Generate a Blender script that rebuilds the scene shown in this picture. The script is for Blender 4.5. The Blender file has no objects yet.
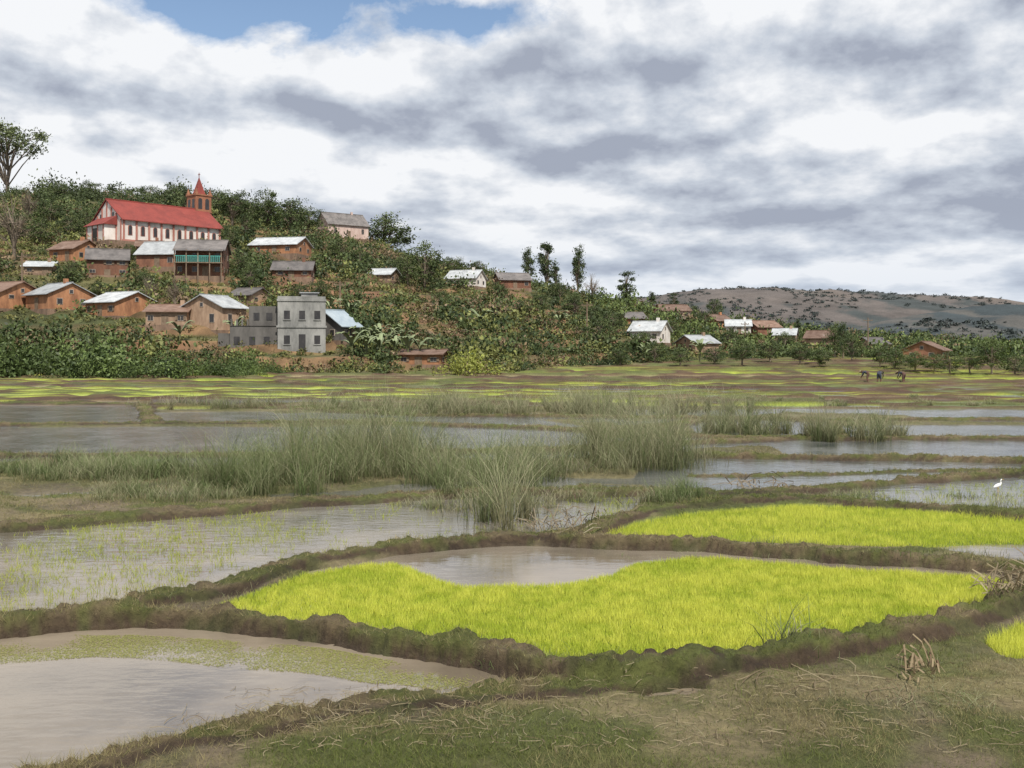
import bpy, math, numpy as np
from mathutils import Vector
rng=np.random.default_rng(7)
CAM_H=3.0; FP=1024.; HZ=350.; CXP=512.
def g(px,py):
    Y=CAM_H*FP/(py-HZ); return ((px-CXP)/FP*Y, Y)
def GP(L): return np.array([g(a,b) for a,b in L])
scene=bpy.context.scene
# ---------------- noise ----------------
def _h(xi,yi,s):
    h=(xi*374761393+yi*668265263+s*1446653)&0xffffffff
    h=((h^(h>>13))*1274126177)&0xffffffff
    return ((h^(h>>16))&0xffffff)/float(0xffffff)
def vn(x,y,s=0):
    xf=np.floor(x);yf=np.floor(y);xi=xf.astype(np.int64);yi=yf.astype(np.int64)
    fx=x-xf;fy=y-yf;fx=fx*fx*(3-2*fx);fy=fy*fy*(3-2*fy)
    a=_h(xi,yi,s);b=_h(xi+1,yi,s);c=_h(xi,yi+1,s);d=_h(xi+1,yi+1,s)
    return (a*(1-fx)+b*fx)*(1-fy)+(c*(1-fx)+d*fx)*fy
def fbm(x,y,s=0,o=4):
    r=0;a=.5;t=0
    for i in range(o):
        r=r+a*vn(x*2**i+17.3*i,y*2**i-9.1*i,s+i);t+=a;a*=.5
    return r/t
def ss(a,b,x):
    t=np.clip((x-a)/(b-a),0,1);return t*t*(3-2*t)
def mix(a,b,m):
    a=np.asarray(a,float);b=np.asarray(b,float);m=np.asarray(m)[:,None]
    return a*(1-m)+b*m
# ---------------- mesh helpers ----------------
def mesh_np(name,V,Fa,col=None,midx=None,smooth=False):
    V=np.asarray(V,np.float32);Fa=np.asarray(Fa,np.int32)
    me=bpy.data.meshes.new(name);n,k=Fa.shape
    me.vertices.add(len(V));me.vertices.foreach_set('co',V.ravel())
    me.loops.add(n*k);me.loops.foreach_set('vertex_index',Fa.ravel())
    me.polygons.add(n);me.polygons.foreach_set('loop_start',np.arange(0,n*k,k,dtype=np.int32))
    try: me.polygons.foreach_set('loop_total',np.full(n,k,np.int32))
    except Exception: pass
    if midx is not None: me.polygons.foreach_set('material_index',np.asarray(midx,np.int32))
    me.polygons.foreach_set('use_smooth',np.full(n,bool(smooth)))
    me.update(calc_edges=True)
    if col is not None:
        ca=me.color_attributes.new('Col','FLOAT_COLOR','POINT')
        c=np.ones((len(V),4),np.float32);c[:,:3]=np.clip(col,0,1);ca.data.foreach_set('color',c.ravel())
    return me
def add(name,me,mats=(),loc=(0,0,0),rz=0,sc=1,parent=None):
    for m in mats:
        if len(me.materials)<len(mats): me.materials.append(m)
    o=bpy.data.objects.new(name,me);scene.collection.objects.link(o)
    o.location=loc;o.rotation_euler=(0,0,rz)
    o.scale=(sc,sc,sc) if np.isscalar(sc) else sc
    if parent: o.parent=parent
    return o
# ---------------- materials ----------------
def newmat(name):
    m=bpy.data.materials.new(name);m.use_nodes=True;nt=m.node_tree;nt.nodes.clear()
    out=nt.nodes.new('ShaderNodeOutputMaterial');return m,nt,out
def N(nt,t,**k):
    n=nt.nodes.new(t)
    for a,b in k.items(): setattr(n,a,b)
    return n
def leafmat(name,trans=.35,rough=.55):
    m,nt,out=newmat(name)
    at=N(nt,'ShaderNodeAttribute',attribute_name='Col')
    p=N(nt,'ShaderNodeBsdfPrincipled');p.inputs['Roughness'].default_value=rough
    p.inputs['Specular IOR Level'].default_value=.25
    nt.links.new(at.outputs['Color'],p.inputs['Base Color'])
    if trans<=0: nt.links.new(p.outputs[0],out.inputs[0]);return m
    t=N(nt,'ShaderNodeBsdfTranslucent');mx=N(nt,'ShaderNodeMixShader');mx.inputs[0].default_value=trans
    nt.links.new(at.outputs['Color'],t.inputs['Color'])
    nt.links.new(p.outputs[0],mx.inputs[1]);nt.links.new(t.outputs[0],mx.inputs[2]);nt.links.new(mx.outputs[0],out.inputs[0])
    return m
def mottled(name,c1,c2,scale=1.,rough=.8,bump=.2,kind=None,c3=None,metal=0,var=.0):
    m,nt,out=newmat(name);L=nt.links.new
    tc=N(nt,'ShaderNodeTexCoord')
    no=N(nt,'ShaderNodeTexNoise');no.inputs['Scale'].default_value=scale;no.inputs['Detail'].default_value=7;no.inputs['Roughness'].default_value=.7
    mp=N(nt,'ShaderNodeMapping');mp.inputs['Scale'].default_value=(1,1,.4);L(tc.outputs['Object'],mp.inputs[0]);L(mp.outputs[0],no.inputs['Vector'])
    oi=N(nt,'ShaderNodeObjectInfo');va=N(nt,'ShaderNodeVectorMath',operation='SCALE');va.inputs['Scale'].default_value=37.;L(oi.outputs['Location'],va.inputs[0]);L(va.outputs[0],mp.inputs['Location'])
    r=N(nt,'ShaderNodeValToRGB');r.color_ramp.elements[0].position=.35;r.color_ramp.elements[1].position=.62
    r.color_ramp.elements[0].color=(*c1,1);r.color_ramp.elements[1].color=(*c2,1)
    if c3: e=r.color_ramp.elements.new(.72);e.color=(*c3,1)
    L(no.outputs[0],r.inputs[0])
    p=N(nt,'ShaderNodeBsdfPrincipled');p.inputs['Roughness'].default_value=rough;p.inputs['Metallic'].default_value=metal
    if var>0:
        mr=N(nt,'ShaderNodeMapRange');mr.inputs[3].default_value=1-var;mr.inputs[4].default_value=1+var*.45;L(oi.outputs['Random'],mr.inputs[0])
        vs=N(nt,'ShaderNodeVectorMath',operation='SCALE');L(r.outputs[0],vs.inputs[0]);L(mr.outputs[0],vs.inputs['Scale']);L(vs.outputs[0],p.inputs['Base Color'])
    else: L(r.outputs[0],p.inputs['Base Color'])
    b=N(nt,'ShaderNodeBump');b.inputs['Strength'].default_value=bump;b.inputs['Distance'].default_value=.06
    h=no.outputs[0]
    if kind=='corr':
        w=N(nt,'ShaderNodeTexWave');w.wave_type='BANDS';w.bands_direction='X';w.inputs['Scale'].default_value=2.2;L(tc.outputs['Object'],w.inputs['Vector']);h=w.outputs['Fac' if 'Fac' in w.outputs else 1]
    if kind=='brick':
        w=N(nt,'ShaderNodeTexBrick');w.inputs['Scale'].default_value=2.2
        mp2=N(nt,'ShaderNodeMapping');mp2.inputs['Rotation'].default_value=(math.radians(90),0,0);L(tc.outputs['Object'],mp2.inputs[0]);L(mp2.outputs[0],w.inputs['Vector']);h=w.outputs['Fac']
    L(h,b.inputs['Height']);L(b.outputs[0],p.inputs['Normal']);L(p.outputs[0],out.inputs[0])
    return m
M_leaf=leafmat('foliage_leaves',0);M_rice=leafmat('rice_blades',.5);M_reed=leafmat('reed_blades',.3,.6)
M_bark=mottled('bark',(.10,.075,.05),(.2,.16,.12),4)
M_adobe=mottled('adobe_wall',(.22,.10,.052),(.46,.22,.11),.9,.9,.3,None,(.32,.21,.13),0,.35)
M_adobe2=mottled('pale_adobe_wall',(.22,.14,.09),(.42,.29,.2),.9,.9,.3,None,None,0,.35)
M_brick=mottled('brick_wall',(.15,.07,.045),(.30,.14,.085),.9,.9,.5,'brick',None,0,.35)
M_white=mottled('whitewash',(.50,.44,.39),(.72,.68,.64),.6,.8,.1)
M_pink=mottled('pink_plaster',(.38,.26,.22),(.56,.43,.38),.6,.8,.1)
M_grey=mottled('grey_cement',(.14,.14,.135),(.31,.305,.29),.6,.9,.2)
M_greyd=mottled('dark_cement_block',(.08,.075,.07),(.15,.14,.13),.6,.9,.5,'brick')
M_rmetal=mottled('corrugated_iron_light',(.28,.29,.30),(.50,.52,.53),.8,.5,.5,'corr',(.28,.19,.13),0,.35)
M_rgrey=mottled('corrugated_iron_aged',(.09,.08,.075),(.19,.17,.16),.8,.6,.5,'corr',(.17,.10,.07),0,.3)
M_rrust=mottled('corrugated_iron_rusty',(.13,.07,.045),(.24,.155,.115),.8,.7,.5,'corr',(.3,.25,.22),0,.3)
M_rblue=mottled('corrugated_iron_blue',(.26,.32,.37),(.38,.44,.48),.5,.5,.5,'corr')
M_rred=mottled('red_painted_roof',(.17,.032,.025),(.26,.048,.036),.5,.8,.5,'corr',(.22,.08,.06))
M_redtrim=mottled('red_trim',(.28,.10,.075),(.40,.18,.14),1,.8,.1)
M_churchbrick=mottled('tower_brick',(.22,.09,.05),(.34,.15,.085),1,.9,.4,'brick')
M_dark=mottled('window_glass_dark',(.02,.02,.022),(.05,.045,.045),2,.3,0)
M_frame=mottled('window_frame_paint',(.2,.16,.12),(.45,.38,.32),2,.6,0,None,None,0,.4)
M_turq=mottled('turquoise_paint',(.05,.28,.25),(.09,.38,.33),2,.6,0)
M_wood=mottled('weathered_wood',(.12,.08,.05),(.22,.16,.11),3,.8,.2)
M_stone=mottled('stone_plinth',(.13,.085,.06),(.24,.16,.11),1.5,.9,.6)
# terrain material
M_ter,nt,out=newmat('terrain_soil_and_grass');L=nt.links.new
at=N(nt,'ShaderNodeAttribute',attribute_name='Col');ge=N(nt,'ShaderNodeNewGeometry')
n1=N(nt,'ShaderNodeTexNoise');n1.inputs['Scale'].default_value=9;n1.inputs['Detail'].default_value=9;n1.inputs['Roughness'].default_value=.75
n2=N(nt,'ShaderNodeTexNoise');n2.inputs['Scale'].default_value=.35;n2.inputs['Detail'].default_value=9;n2.inputs['Roughness'].default_value=.7
n3=N(nt,'ShaderNodeTexNoise');n3.inputs['Scale'].default_value=.012;n3.inputs['Detail'].default_value=10;n3.inputs['Roughness'].default_value=.75
for q in(n1,n2,n3): L(ge.outputs['Position'],q.inputs['Vector'])
ad=N(nt,'ShaderNodeMath',operation='ADD');L(n1.outputs[0],ad.inputs[0]);L(n2.outputs[0],ad.inputs[1])
ad2=N(nt,'ShaderNodeMath',operation='ADD');L(ad.outputs[0],ad2.inputs[0]);L(n3.outputs[0],ad2.inputs[1])
mr=N(nt,'ShaderNodeMapRange');mr.inputs[1].default_value=1.15;mr.inputs[2].default_value=1.85;mr.inputs[3].default_value=.3;mr.inputs[4].default_value=1.6;L(ad2.outputs[0],mr.inputs[0])
vm=N(nt,'ShaderNodeVectorMath',operation='SCALE');L(at.outputs['Color'],vm.inputs[0]);L(mr.outputs[0],vm.inputs['Scale'])
sx=N(nt,'ShaderNodeSeparateXYZ');L(ge.outputs['Position'],sx.inputs[0])
wet=N(nt,'ShaderNodeMapRange');wet.inputs[1].default_value=.005;wet.inputs[2].default_value=.07;wet.inputs[3].default_value=.4;wet.inputs[4].default_value=.9;L(sx.outputs['Z'],wet.inputs[0])
p=N(nt,'ShaderNodeBsdfPrincipled');L(vm.outputs[0],p.inputs['Base Color']);L(wet.outputs[0],p.inputs['Roughness']);p.inputs['Specular IOR Level'].default_value=.3
b=N(nt,'ShaderNodeBump');b.inputs['Strength'].default_value=1.;b.inputs['Distance'].default_value=.07;L(n1.outputs[0],b.inputs['Height']);L(b.outputs[0],p.inputs['Normal']);L(p.outputs[0],out.inputs[0])
# water: silty, calm near the bank, lightly ruffled and clearer out on the open paddies
M_wat,nt,out=newmat('muddy_water');L=nt.links.new
ge=N(nt,'ShaderNodeNewGeometry')
n1=N(nt,'ShaderNodeTexNoise');n1.inputs['Scale'].default_value=2.6;n1.inputs['Detail'].default_value=4
mp=N(nt,'ShaderNodeMapping');mp.inputs['Scale'].default_value=(1,2.2,1);L(ge.outputs['Position'],mp.inputs[0]);L(mp.outputs[0],n1.inputs['Vector'])
n2=N(nt,'ShaderNodeTexNoise');n2.inputs['Scale'].default_value=.6;n2.inputs['Detail'].default_value=7;n2.inputs['Distortion'].default_value=.6;L(ge.outputs['Position'],n2.inputs['Vector'])
r=N(nt,'ShaderNodeValToRGB');r.color_ramp.elements[0].position=.35;r.color_ramp.elements[1].position=.7
r.color_ramp.elements[0].color=(.15,.122,.088,1);r.color_ramp.elements[1].color=(.29,.24,.18,1);L(n2.outputs[0],r.inputs[0])
r2=N(nt,'ShaderNodeValToRGB');r2.color_ramp.elements[0].position=.35;r2.color_ramp.elements[1].position=.7
r2.color_ramp.elements[0].color=(.07,.078,.078,1);r2.color_ramp.elements[1].color=(.15,.15,.14,1);L(n2.outputs[0],r2.inputs[0])
rr=N(nt,'ShaderNodeMapRange');rr.inputs[1].default_value=.35;rr.inputs[2].default_value=.65;rr.inputs[3].default_value=.05;rr.inputs[4].default_value=.16;L(n2.outputs[0],rr.inputs[0])
sx=N(nt,'ShaderNodeSeparateXYZ');L(ge.outputs['Position'],sx.inputs[0])
wi=N(nt,'ShaderNodeMapRange');wi.inputs[1].default_value=14;wi.inputs[2].default_value=30;wi.inputs[3].default_value=.12;wi.inputs[4].default_value=.42;L(sx.outputs['Y'],wi.inputs[0])
dp=N(nt,'ShaderNodeMapRange');dp.inputs[1].default_value=13;dp.inputs[2].default_value=24;L(sx.outputs['Y'],dp.inputs[0])
mxw=N(nt,'ShaderNodeMixRGB');L(dp.outputs[0],mxw.inputs[0]);L(r.outputs[0],mxw.inputs[1]);L(r2.outputs[0],mxw.inputs[2])
p=N(nt,'ShaderNodeBsdfPrincipled');p.inputs['IOR'].default_value=1.6;L(mxw.outputs[0],p.inputs['Base Color']);L(rr.outputs[0],p.inputs['Roughness'])
b=N(nt,'ShaderNodeBump');b.inputs['Distance'].default_value=.05;L(wi.outputs[0],b.inputs['Strength']);L(n1.outputs[0],b.inputs['Height']);L(b.outputs[0],p.inputs['Normal']);L(p.outputs[0],out.inputs[0])

# ---------------- terrain definition ----------------
MUDD=(.07,.048,.03);MUDL=(.18,.14,.09);GRS=(.105,.115,.035);DRY=(.24,.195,.105);EARTH=(.20,.11,.062)
def poly_sd(X,Y,P):
    d=np.full(X.shape,1e9);ins=np.zeros(X.shape,bool);n=len(P)
    for i in range(n):
        x0,y0=P[i];x1,y1=P[(i+1)%n];ex,ey=x1-x0,y1-y0
        t=np.clip(((X-x0)*ex+(Y-y0)*ey)/(ex*ex+ey*ey+1e-12),0,1)
        d=np.minimum(d,np.hypot(X-x0-t*ex,Y-y0-t*ey))
        c=((y0>Y)!=(y1>Y));xx=x0+(Y-y0)/(ey if abs(ey)>1e-9 else 1e-9)*ex
        ins^=c&(X<xx)
    return np.where(ins,-d,d)
def line_d(X,Y,P):
    d=np.full(X.shape,1e9)
    for i in range(len(P)-1):
        x0,y0=P[i];x1,y1=P[i+1];ex,ey=x1-x0,y1-y0
        t=np.clip(((X-x0)*ex+(Y-y0)*ey)/(ex*ex+ey*ey+1e-12),0,1)
        d=np.minimum(d,np.hypot(X-x0-t*ex,Y-y0-t*ey))
    return d
PADDY={}
def R(name,kind,pts): PADDY[name]=(kind,GP(pts))
R('far1','water',[(-120,405),(140,407),(152,413),(140,422),(-120,425)])
R('far2','water',[(-120,429),(200,427),(420,428),(560,431),(620,440),(560,449),(300,455),(-120,456)])
R('far3','water',[(400,418),(520,419),(585,427),(410,428)])
R('far4','water',[(690,422),(820,421),(838,435),(700,437)])
R('far5','water',[(850,426),(1150,425),(1150,437),(850,440)])
R('far6','water',[(770,443),(900,441),(1150,441),(1150,457),(790,457)])
R('far7','water',[(650,464),(760,459),(900,462),(1030,465),(1000,479),(850,490),(720,492),(640,482)])
R('far8','water',[(150,413),(260,412),(300,418),(180,420)])
R('far10','water',[(150,400),(330,400),(400,404),(170,405)])
R('far9','sparse',[(815,497),(930,486),(1150,476),(1150,508),(1000,510),(900,504)])
R('left','sparse',[(-120,540),(0,532),(120,522),(300,509),(420,501),(540,495),(650,494),(625,512),(590,524),(520,538),(440,545),(380,551),(300,564),(250,578),(200,596),(120,608),(40,618),(-120,636)])
R('right_rice','rice',[(606,538),(640,525),(700,515),(780,508),(860,509),(940,515),(1024,522),(1150,531),(1150,551),(1024,551),(960,553),(880,549),(760,545),(660,543)])
R('right_pud','water',[(930,550),(985,546),(1150,545),(1150,570),(1024,566)])
R('mid_water','water',[(310,574),(380,560),(430,551),(530,547),(650,549),(760,554),(900,564),(1050,577),(1010,586),(900,580),(780,578),(640,590),(540,600),(440,600)])
R('mid_rice','rice',[(220,608),(262,592),(310,578),(360,568),(400,567),(425,578),(455,589),(510,590),(560,587),(612,578),(640,565),(700,560),(760,564),(850,572),(930,577),(1000,582),(1010,592),(965,618),(900,636),(820,652),(740,664),(640,673),(560,670),(470,654),(390,640),(300,628),(230,618)])
R('near_pond','water',[(-140,650),(0,636),(80,628),(170,628),(300,640),(420,656),(500,672),(575,688),(480,698),(350,714),(250,732),(150,752),(60,785),(-80,830),(-400,850)])
R('edge_rice','rice',[(985,648),(1024,628),(1100,620),(1200,650),(1060,668),(1005,662)])
R('puddle','water',[(620,692),(660,686),(705,690),(690,700),(640,700)])
BUNDS=[([(-140,650),(0,635),(60,627),(130,624),(220,627),(300,636),(400,650),(490,665),(560,679),(640,682),(720,675),(800,663),(880,649),(950,632),(1010,608),(1070,590)],.20,.22),
([(40,790),(100,770),(170,750),(260,733),(350,717),(400,707),(480,699),(560,696),(640,688),(700,678)],.18,.12),
([(40,622),(110,613),(190,602),(235,591),(265,579),(310,565),(380,553),(450,547),(530,542),(590,538),(610,526),(660,513),(720,506),(820,501)],.21,.16),
([(560,544),(620,547),(700,550),(800,557),(900,564),(1024,574),(1150,584)],.19,.17),
([(800,501),(860,507),(940,512),(1024,520),(1150,528)],.22,.16),
([(-120,537),(0,530),(120,520),(250,509),(400,499),(500,493),(650,491)],.35,.12),
([(560,496),(650,494),(720,496),(800,493),(900,484),(1024,473),(1150,467)],.28,.13),
([(600,458),(700,457),(800,459),(900,460),(1024,463),(1150,464)],.3,.15),
([(-120,458),(100,457),(300,456),(540,451),(640,446),(780,440)],.35,.12),
([(-120,426),(150,425),(300,424),(420,425),(540,429),(700,438),(850,440),(1150,439)],.35,.13),
([(-120,404),(150,405),(300,410),(420,416),(560,417),(700,419),(850,421),(1150,420)],.4,.14),
([(640,436),(690,422)],.4,.14),([(835,424),(842,440)],.3,.14),([(152,424),(145,405)],.4,.14),([(690,477),(850,474),(1000,470)],.16,.05)]
BUNDS=[(GP(a),w,h) for a,w,h in BUNDS]
LV=[50.]
while LV[-1]<215: LV.append(LV[-1]*(1.03+.04*rng.random()))
LV=np.array(LV);LW=rng.uniform(9,40,len(LV)+1);LO=rng.uniform(0,50,len(LV)+1)
K95=int(np.searchsorted(LV,96))
PAL=np.array([(.22,.27,.04),(.36,.43,.05),(.10,.12,.035),(.15,.11,.07),(.12,.14,.04),(.26,.22,.12),(.09,.07,.05),(.33,.40,.05)])
UH=[-1.4,-.5,-.3,-.187,-.09,-.01,.086,.18,.33,.48,1.4];HH=[46,44,41,34,26,21,16,11,5.5,3,2]
UF=[-1.4,-.15,0,.1,.2,.5,1.4];FF=[112,112,120,140,172,190,190]
def ground(X,Y):
    X=np.asarray(X,float);Y=np.asarray(Y,float);u=X/np.maximum(Y,1)
    big=fbm(X*.25,Y*.25,3,3);med=fbm(X*1.3,Y*1.3,11,4);fine=fbm(X*6,Y*6,23,3)
    z=.075+.05*(big-.5)+.07*(med-.5)+.05*(fine-.5)
    mid=ss(19.5,23,Y)*(1-ss(50,56,Y))
    z=z-mid*(.02+.15*ss(.47,.57,fbm(X*.14,Y*.3,33,4)))
    col=mix(MUDL,GRS,ss(.36,.56,med*.6+big*.4));col=mix(col,DRY,ss(.42,.6,fbm(X*.6,Y*.9,40,4))*.8)
    col=mix(col,(.11,.10,.045),mid*.6)
    dens=np.where(Y<60,.45+.8*ss(.4,.6,med),0.)*(1-.45*mid)
    m=Y>50
    if m.any():
        x=X[m];y=Y[m]+1.4*(vn(X[m]*.03,Y[m]*.03,5)-.5)+.02*X[m]
        k=np.clip(np.searchsorted(LV,y)-1,0,len(LV)-2)
        cx=(x+LO[k]+.1*y)/LW[k];ci=np.floor(cx).astype(np.int64)
        r=_h(ci,k.astype(np.int64),77);r2=_h(ci,k.astype(np.int64),99)
        de=np.minimum(np.minimum(y-LV[k],LV[k+1]-y),np.minimum(cx-ci,1-cx+ci)*LW[k]*.8)
        bw=.35+.4*vn(x*.4,y*.4,9)
        bm=1-ss(bw*.8,bw*1.2,de)
        lime=(y>62)&(y<82)&(x<-9)&(r<.7)
        c=np.where(lime[:,None],np.array([(.34,.40,.06)]),PAL[np.minimum((r2*8).astype(int),7)])
        c=c*(.6+.8*fbm(x*.5,y*1.2,6,3))[:,None]
        kk=np.maximum(k-K95,0);stp=.10*kk+.002*(kk**2)
        zz=np.where((r<.58)&(k<K95)&~lime,-.1,stp+.02)
        hb=.12+.26*ss(80,125,y)
        zz=zz*(1-bm)+(stp+hb+.2*(vn(x*.8,y*.8,8)-.4))*bm
        c=mix(c,mix((.085,.048,.029),(.10,.11,.035),ss(.45,.7,fbm(x*.3,y*.3,12,3))),bm*.95)
        f=ss(50,54,Y[m]);z[m]=z[m]*(1-f)+zz*f;col[m]=col[m]*(1-f[:,None])+c*f[:,None]
    m=(Y>100)
    if m.any():
        x=X[m];y=Y[m];uu=u[m]
        H=np.interp(uu,UH,HH);F0=np.interp(uu,UF,FF)+8*(vn(x*.03,y*.0,31)-.5)
        t=np.clip((y-F0)/(280-F0),0,1);hz=H*(1-(1-t)**1.25)
        hz*=1-ss(340,800,y)
        on=ss(0,.03,t)
        wv=hz+1.6*(fbm(x*.04,y*.04,50,3)-.5)*on
        st=2.0;fr=wv/st-np.floor(wv/st);tz=(np.floor(wv/st)+ss(.62,1,fr))*st
        patch=ss(.42,.6,fbm(x*.03+3,y*.03,60,2))
        wv2=wv*(1-.75*patch)+tz*.75*patch
        wv2+=on*(.7*(fbm(x*.2,y*.2,61,3)-.5))
        scarp=ss(.6,.72,fr)*(1-ss(.97,1.,fr))*patch
        z[m]=z[m]*(1-on*.5)+np.maximum(wv2,0)*on
        veg=fbm(x*.06,y*.06,70,4);bare=np.interp(uu,[-.5,-.2,-.05,.1,.2,.4],[.0,.1,.4,.4,.1,.0])
        hc=mix((.06,.068,.025),(.13,.115,.05),ss(.4,.65,veg));hc=mix(hc,EARTH,np.clip(ss(.62-.2*bare,.8-.2*bare,fbm(x*.09,y*.09,81,4))*.8+scarp*.7,0,1))
        hc=hc*(.6+.8*vn(x*.7,y*.7,4))[:,None]
        col[m]=col[m]*(1-on[:,None])+hc*on[:,None]
    m=Y>700
    if m.any():
        x=X[m];y=Y[m];uu=u[m]
        r1=np.interp(uu,[-1.4,0,.12,.2,.25,.31,.38,.44,.5,.7,1.4],[60,110,142,158,164,156,144,132,118,85,60])
        a=ss(1300,2800,y)*(1-ss(3200,6500,y)*.6)
        r1=r1*a*(1+.10*(fbm(x*.0016,y*.0016,90,4)-.5))+a*60*(fbm(x*.004,y*.004,91,6)-.5)
        s1=np.interp(uu,[-1.4,.2,.3,.36,.42,.5,.7,1.4],[0,0,14,42,52,58,58,50])*ss(850,1500,y)*(1-ss(1600,2600,y))
        s1=s1*(1+.8*(fbm(x*.006,y*.006,93,5)-.5))
        z[m]=z[m]+np.maximum(r1,s1)
        c1=mix((.105,.09,.082),(.045,.053,.052),ss(.45,.53,fbm(x*.007,y*.0035,96,6)));c1=mix(c1,(.145,.118,.10),ss(.55,.7,fbm(x*.004,y*.004,95,5))*.6)
        c2=mix((.035,.046,.05),(.08,.077,.07),ss(.48,.62,fbm(x*.02,y*.008,97,6)))
        c=mix(c1,c2,ss(-2,8,s1-r1));f=ss(700,1000,y)[:,None]  # distance haze is mixed into these desaturated, bluish ridge and spur colours
        col[m]=col[m]*(1-f)+c*f
    m=Y<62
    if m.any():
        x=X[m];y=Y[m];zm=z[m];cm=col[m];dm=dens[m]
        s=np.clip(y/14,.7,3);wx=x+.30*s*(fbm(x*1.1/s,y*1.1/s,200,4)-.5);wy=y+.30*s*(fbm(x*1.1/s,y*1.1/s,210,4)-.5)
        for nme,(kind,P) in PADDY.items():
            lo=P.min(0)-1.5;hi=P.max(0)+1.5
            q=(x>lo[0])&(x<hi[0])&(y>lo[1])&(y<hi[1])
            if not q.any(): continue
            d=poly_sd(wx[q],wy[q],P);e=1-ss(-.02,.14*s[q],d)
            if kind=='rice': tz=.012;tc=(.16,.22,.03)
            elif kind=='sparse': tz=-.06+.08*(fbm(x[q]*.5,y[q]*.5,220,3)-.45);tc=(.17,.155,.08)
            else: tz=-.1;tc=(.15,.12,.085)
            zm[q]=zm[q]*(1-e)+tz*e;cm[q]=mix(cm[q],np.array(tc),e);dm[q]*=(1-e)
        cl=fbm(x*2.3,y*2.3,230,4);cl2=fbm(x*11,y*11,231,3);wv=.75+.6*vn(x*.7,y*.7,232)
        for P,w,h in BUNDS:
            lo=P.min(0)-2;hi=P.max(0)+2
            q=(x>lo[0])&(x<hi[0])&(y>lo[1])&(y<hi[1])
            if not q.any(): continue
            d=line_d(wx[q],wy[q],P)/wv[q]-.16*(cl[q]-.5)-.08*(cl2[q]-.5)
            mm=1-ss(w*.6,w*1.25,d)
            hh=h*(.85+.9*(cl[q]-.45))+.10*(cl2[q]-.5)
            zn=zm[q]*(1-mm)+np.maximum(hh,.04)*mm;zm[q]=np.where(mm>.02,np.maximum(zm[q],zn),zm[q])
            top=1-ss(w*.6,w*.9,d)
            gp=fbm(x[q]*2.2,y[q]*2.2,240,4)
            gc=mix((.10,.11,.03),(.15,.115,.065),ss(.4,.62,gp))
            bc=mix(mix(np.array(MUDD),(.075,.08,.028),ss(.5,.62,fbm(x[q]*3,y[q]*3,242,3))*.7),gc,top);cm[q]=mix(cm[q],bc,1-ss(w*1.2,w*1.6,d))
            side=(1-ss(w*1.1,w*1.4,d))*.45*ss(.5,.62,fbm(x[q]*2.5,y[q]*2.5,243,3))
            dm[q]=np.maximum(dm[q]*(1-(1-ss(w*.9,w*1.6,d))),np.maximum(side,top*1.8*ss(.2,.42,fbm(x[q]*1.7,y[q]*1.7,241,3))))
        z[m]=zm;col[m]=cm;dens[m]=dm
    return z,col,dens
ys=[2.5]
while ys[-1]<60: ys.append(ys[-1]*1.0045)
while ys[-1]<330: ys.append(ys[-1]*1.006)
while ys[-1]<9000: ys.append(ys[-1]*1.012)
ys=np.array(ys)
us=np.concatenate([np.linspace(-1.4,-.62,26)[:-1],np.arange(-.62,.62,.0028),np.linspace(.62,1.4,26)])
UU,YY=np.meshgrid(us,ys);X=(UU*YY).ravel();Y=YY.ravel()
z,col,_=ground(X,Y)
nr,nc=len(ys),len(us);idx=np.arange(nr*nc).reshape(nr,nc)
Fq=np.stack([idx[:-1,:-1],idx[:-1,1:],idx[1:,1:],idx[1:,:-1]],-1).reshape(-1,4)
add('ground',mesh_np('ground',np.stack([X,Y,z],-1),Fq,col,smooth=True),[M_ter])
add('water',mesh_np('water',[(-150,2.5,0),(150,2.5,0),(150,106,0),(-150,106,0)],[(0,1,2,3)]),[M_wat])
def gz(x,y): return float(ground(np.array([x]),np.array([y]))[0][0])
def locate(px,py,y0=100,y1=300):
    yy=np.arange(y0,y1,.5);xx=(px-CXP)/FP*yy;zz=ground(xx,yy)[0]
    pp=HZ-FP*(zz-CAM_H)/yy
    k=np.nonzero(pp<=py)[0];k=k[0] if len(k) else len(yy)-1
    return float(xx[k]),float(yy[k]),float(zz[k])
# ---------------- blades ----------------
def blades(P,h,w,lean,col,tip=None,seg=1):
    n=len(P);az=rng.uniform(0,2*np.pi,n);h=np.broadcast_to(h,(n,));w=np.broadcast_to(w,(n,))
    wd=np.stack([np.cos(az),np.sin(az),np.zeros(n)],-1);la=rng.uniform(0,2*np.pi,n);ll=lean*rng.random(n)**.7
    lv=np.stack([np.cos(la)*ll,np.sin(la)*ll,-ll*.25],-1)
    col=np.broadcast_to(col,(n,3));tip=col if tip is None else np.broadcast_to(tip,(n,3))
    if seg==1:
        V=np.empty((n,3,3));V[:,0]=P-wd*(w/2)[:,None];V[:,1]=P+wd*(w/2)[:,None];V[:,2]=P+(np.array([0,0,1])+lv)*h[:,None]
        C=np.stack([col*.9,col*.9,tip],1)
        return V.reshape(-1,3),np.arange(n*3).reshape(-1,3),C.reshape(-1,3)
    V=np.empty((n,(seg+1)*2,3));C=np.empty_like(V)
    for i in range(seg+1):
        t=i/seg;c=P+np.array([0,0,1])*(h*t)[:,None]+lv*(h*t*t*1.3)[:,None]
        ww=(w/2*(1-t**1.6)+.0008)[:,None]
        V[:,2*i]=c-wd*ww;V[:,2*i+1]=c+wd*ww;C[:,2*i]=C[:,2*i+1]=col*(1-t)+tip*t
    b=(np.arange(n)*(seg+1)*2)[:,None]
    Fs=[b+np.array([2*i,2*i+1,2*i+3,2*i+2]) for i in range(seg)]
    return V.reshape(-1,3),np.concatenate(Fs),C.reshape(-1,3)
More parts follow.
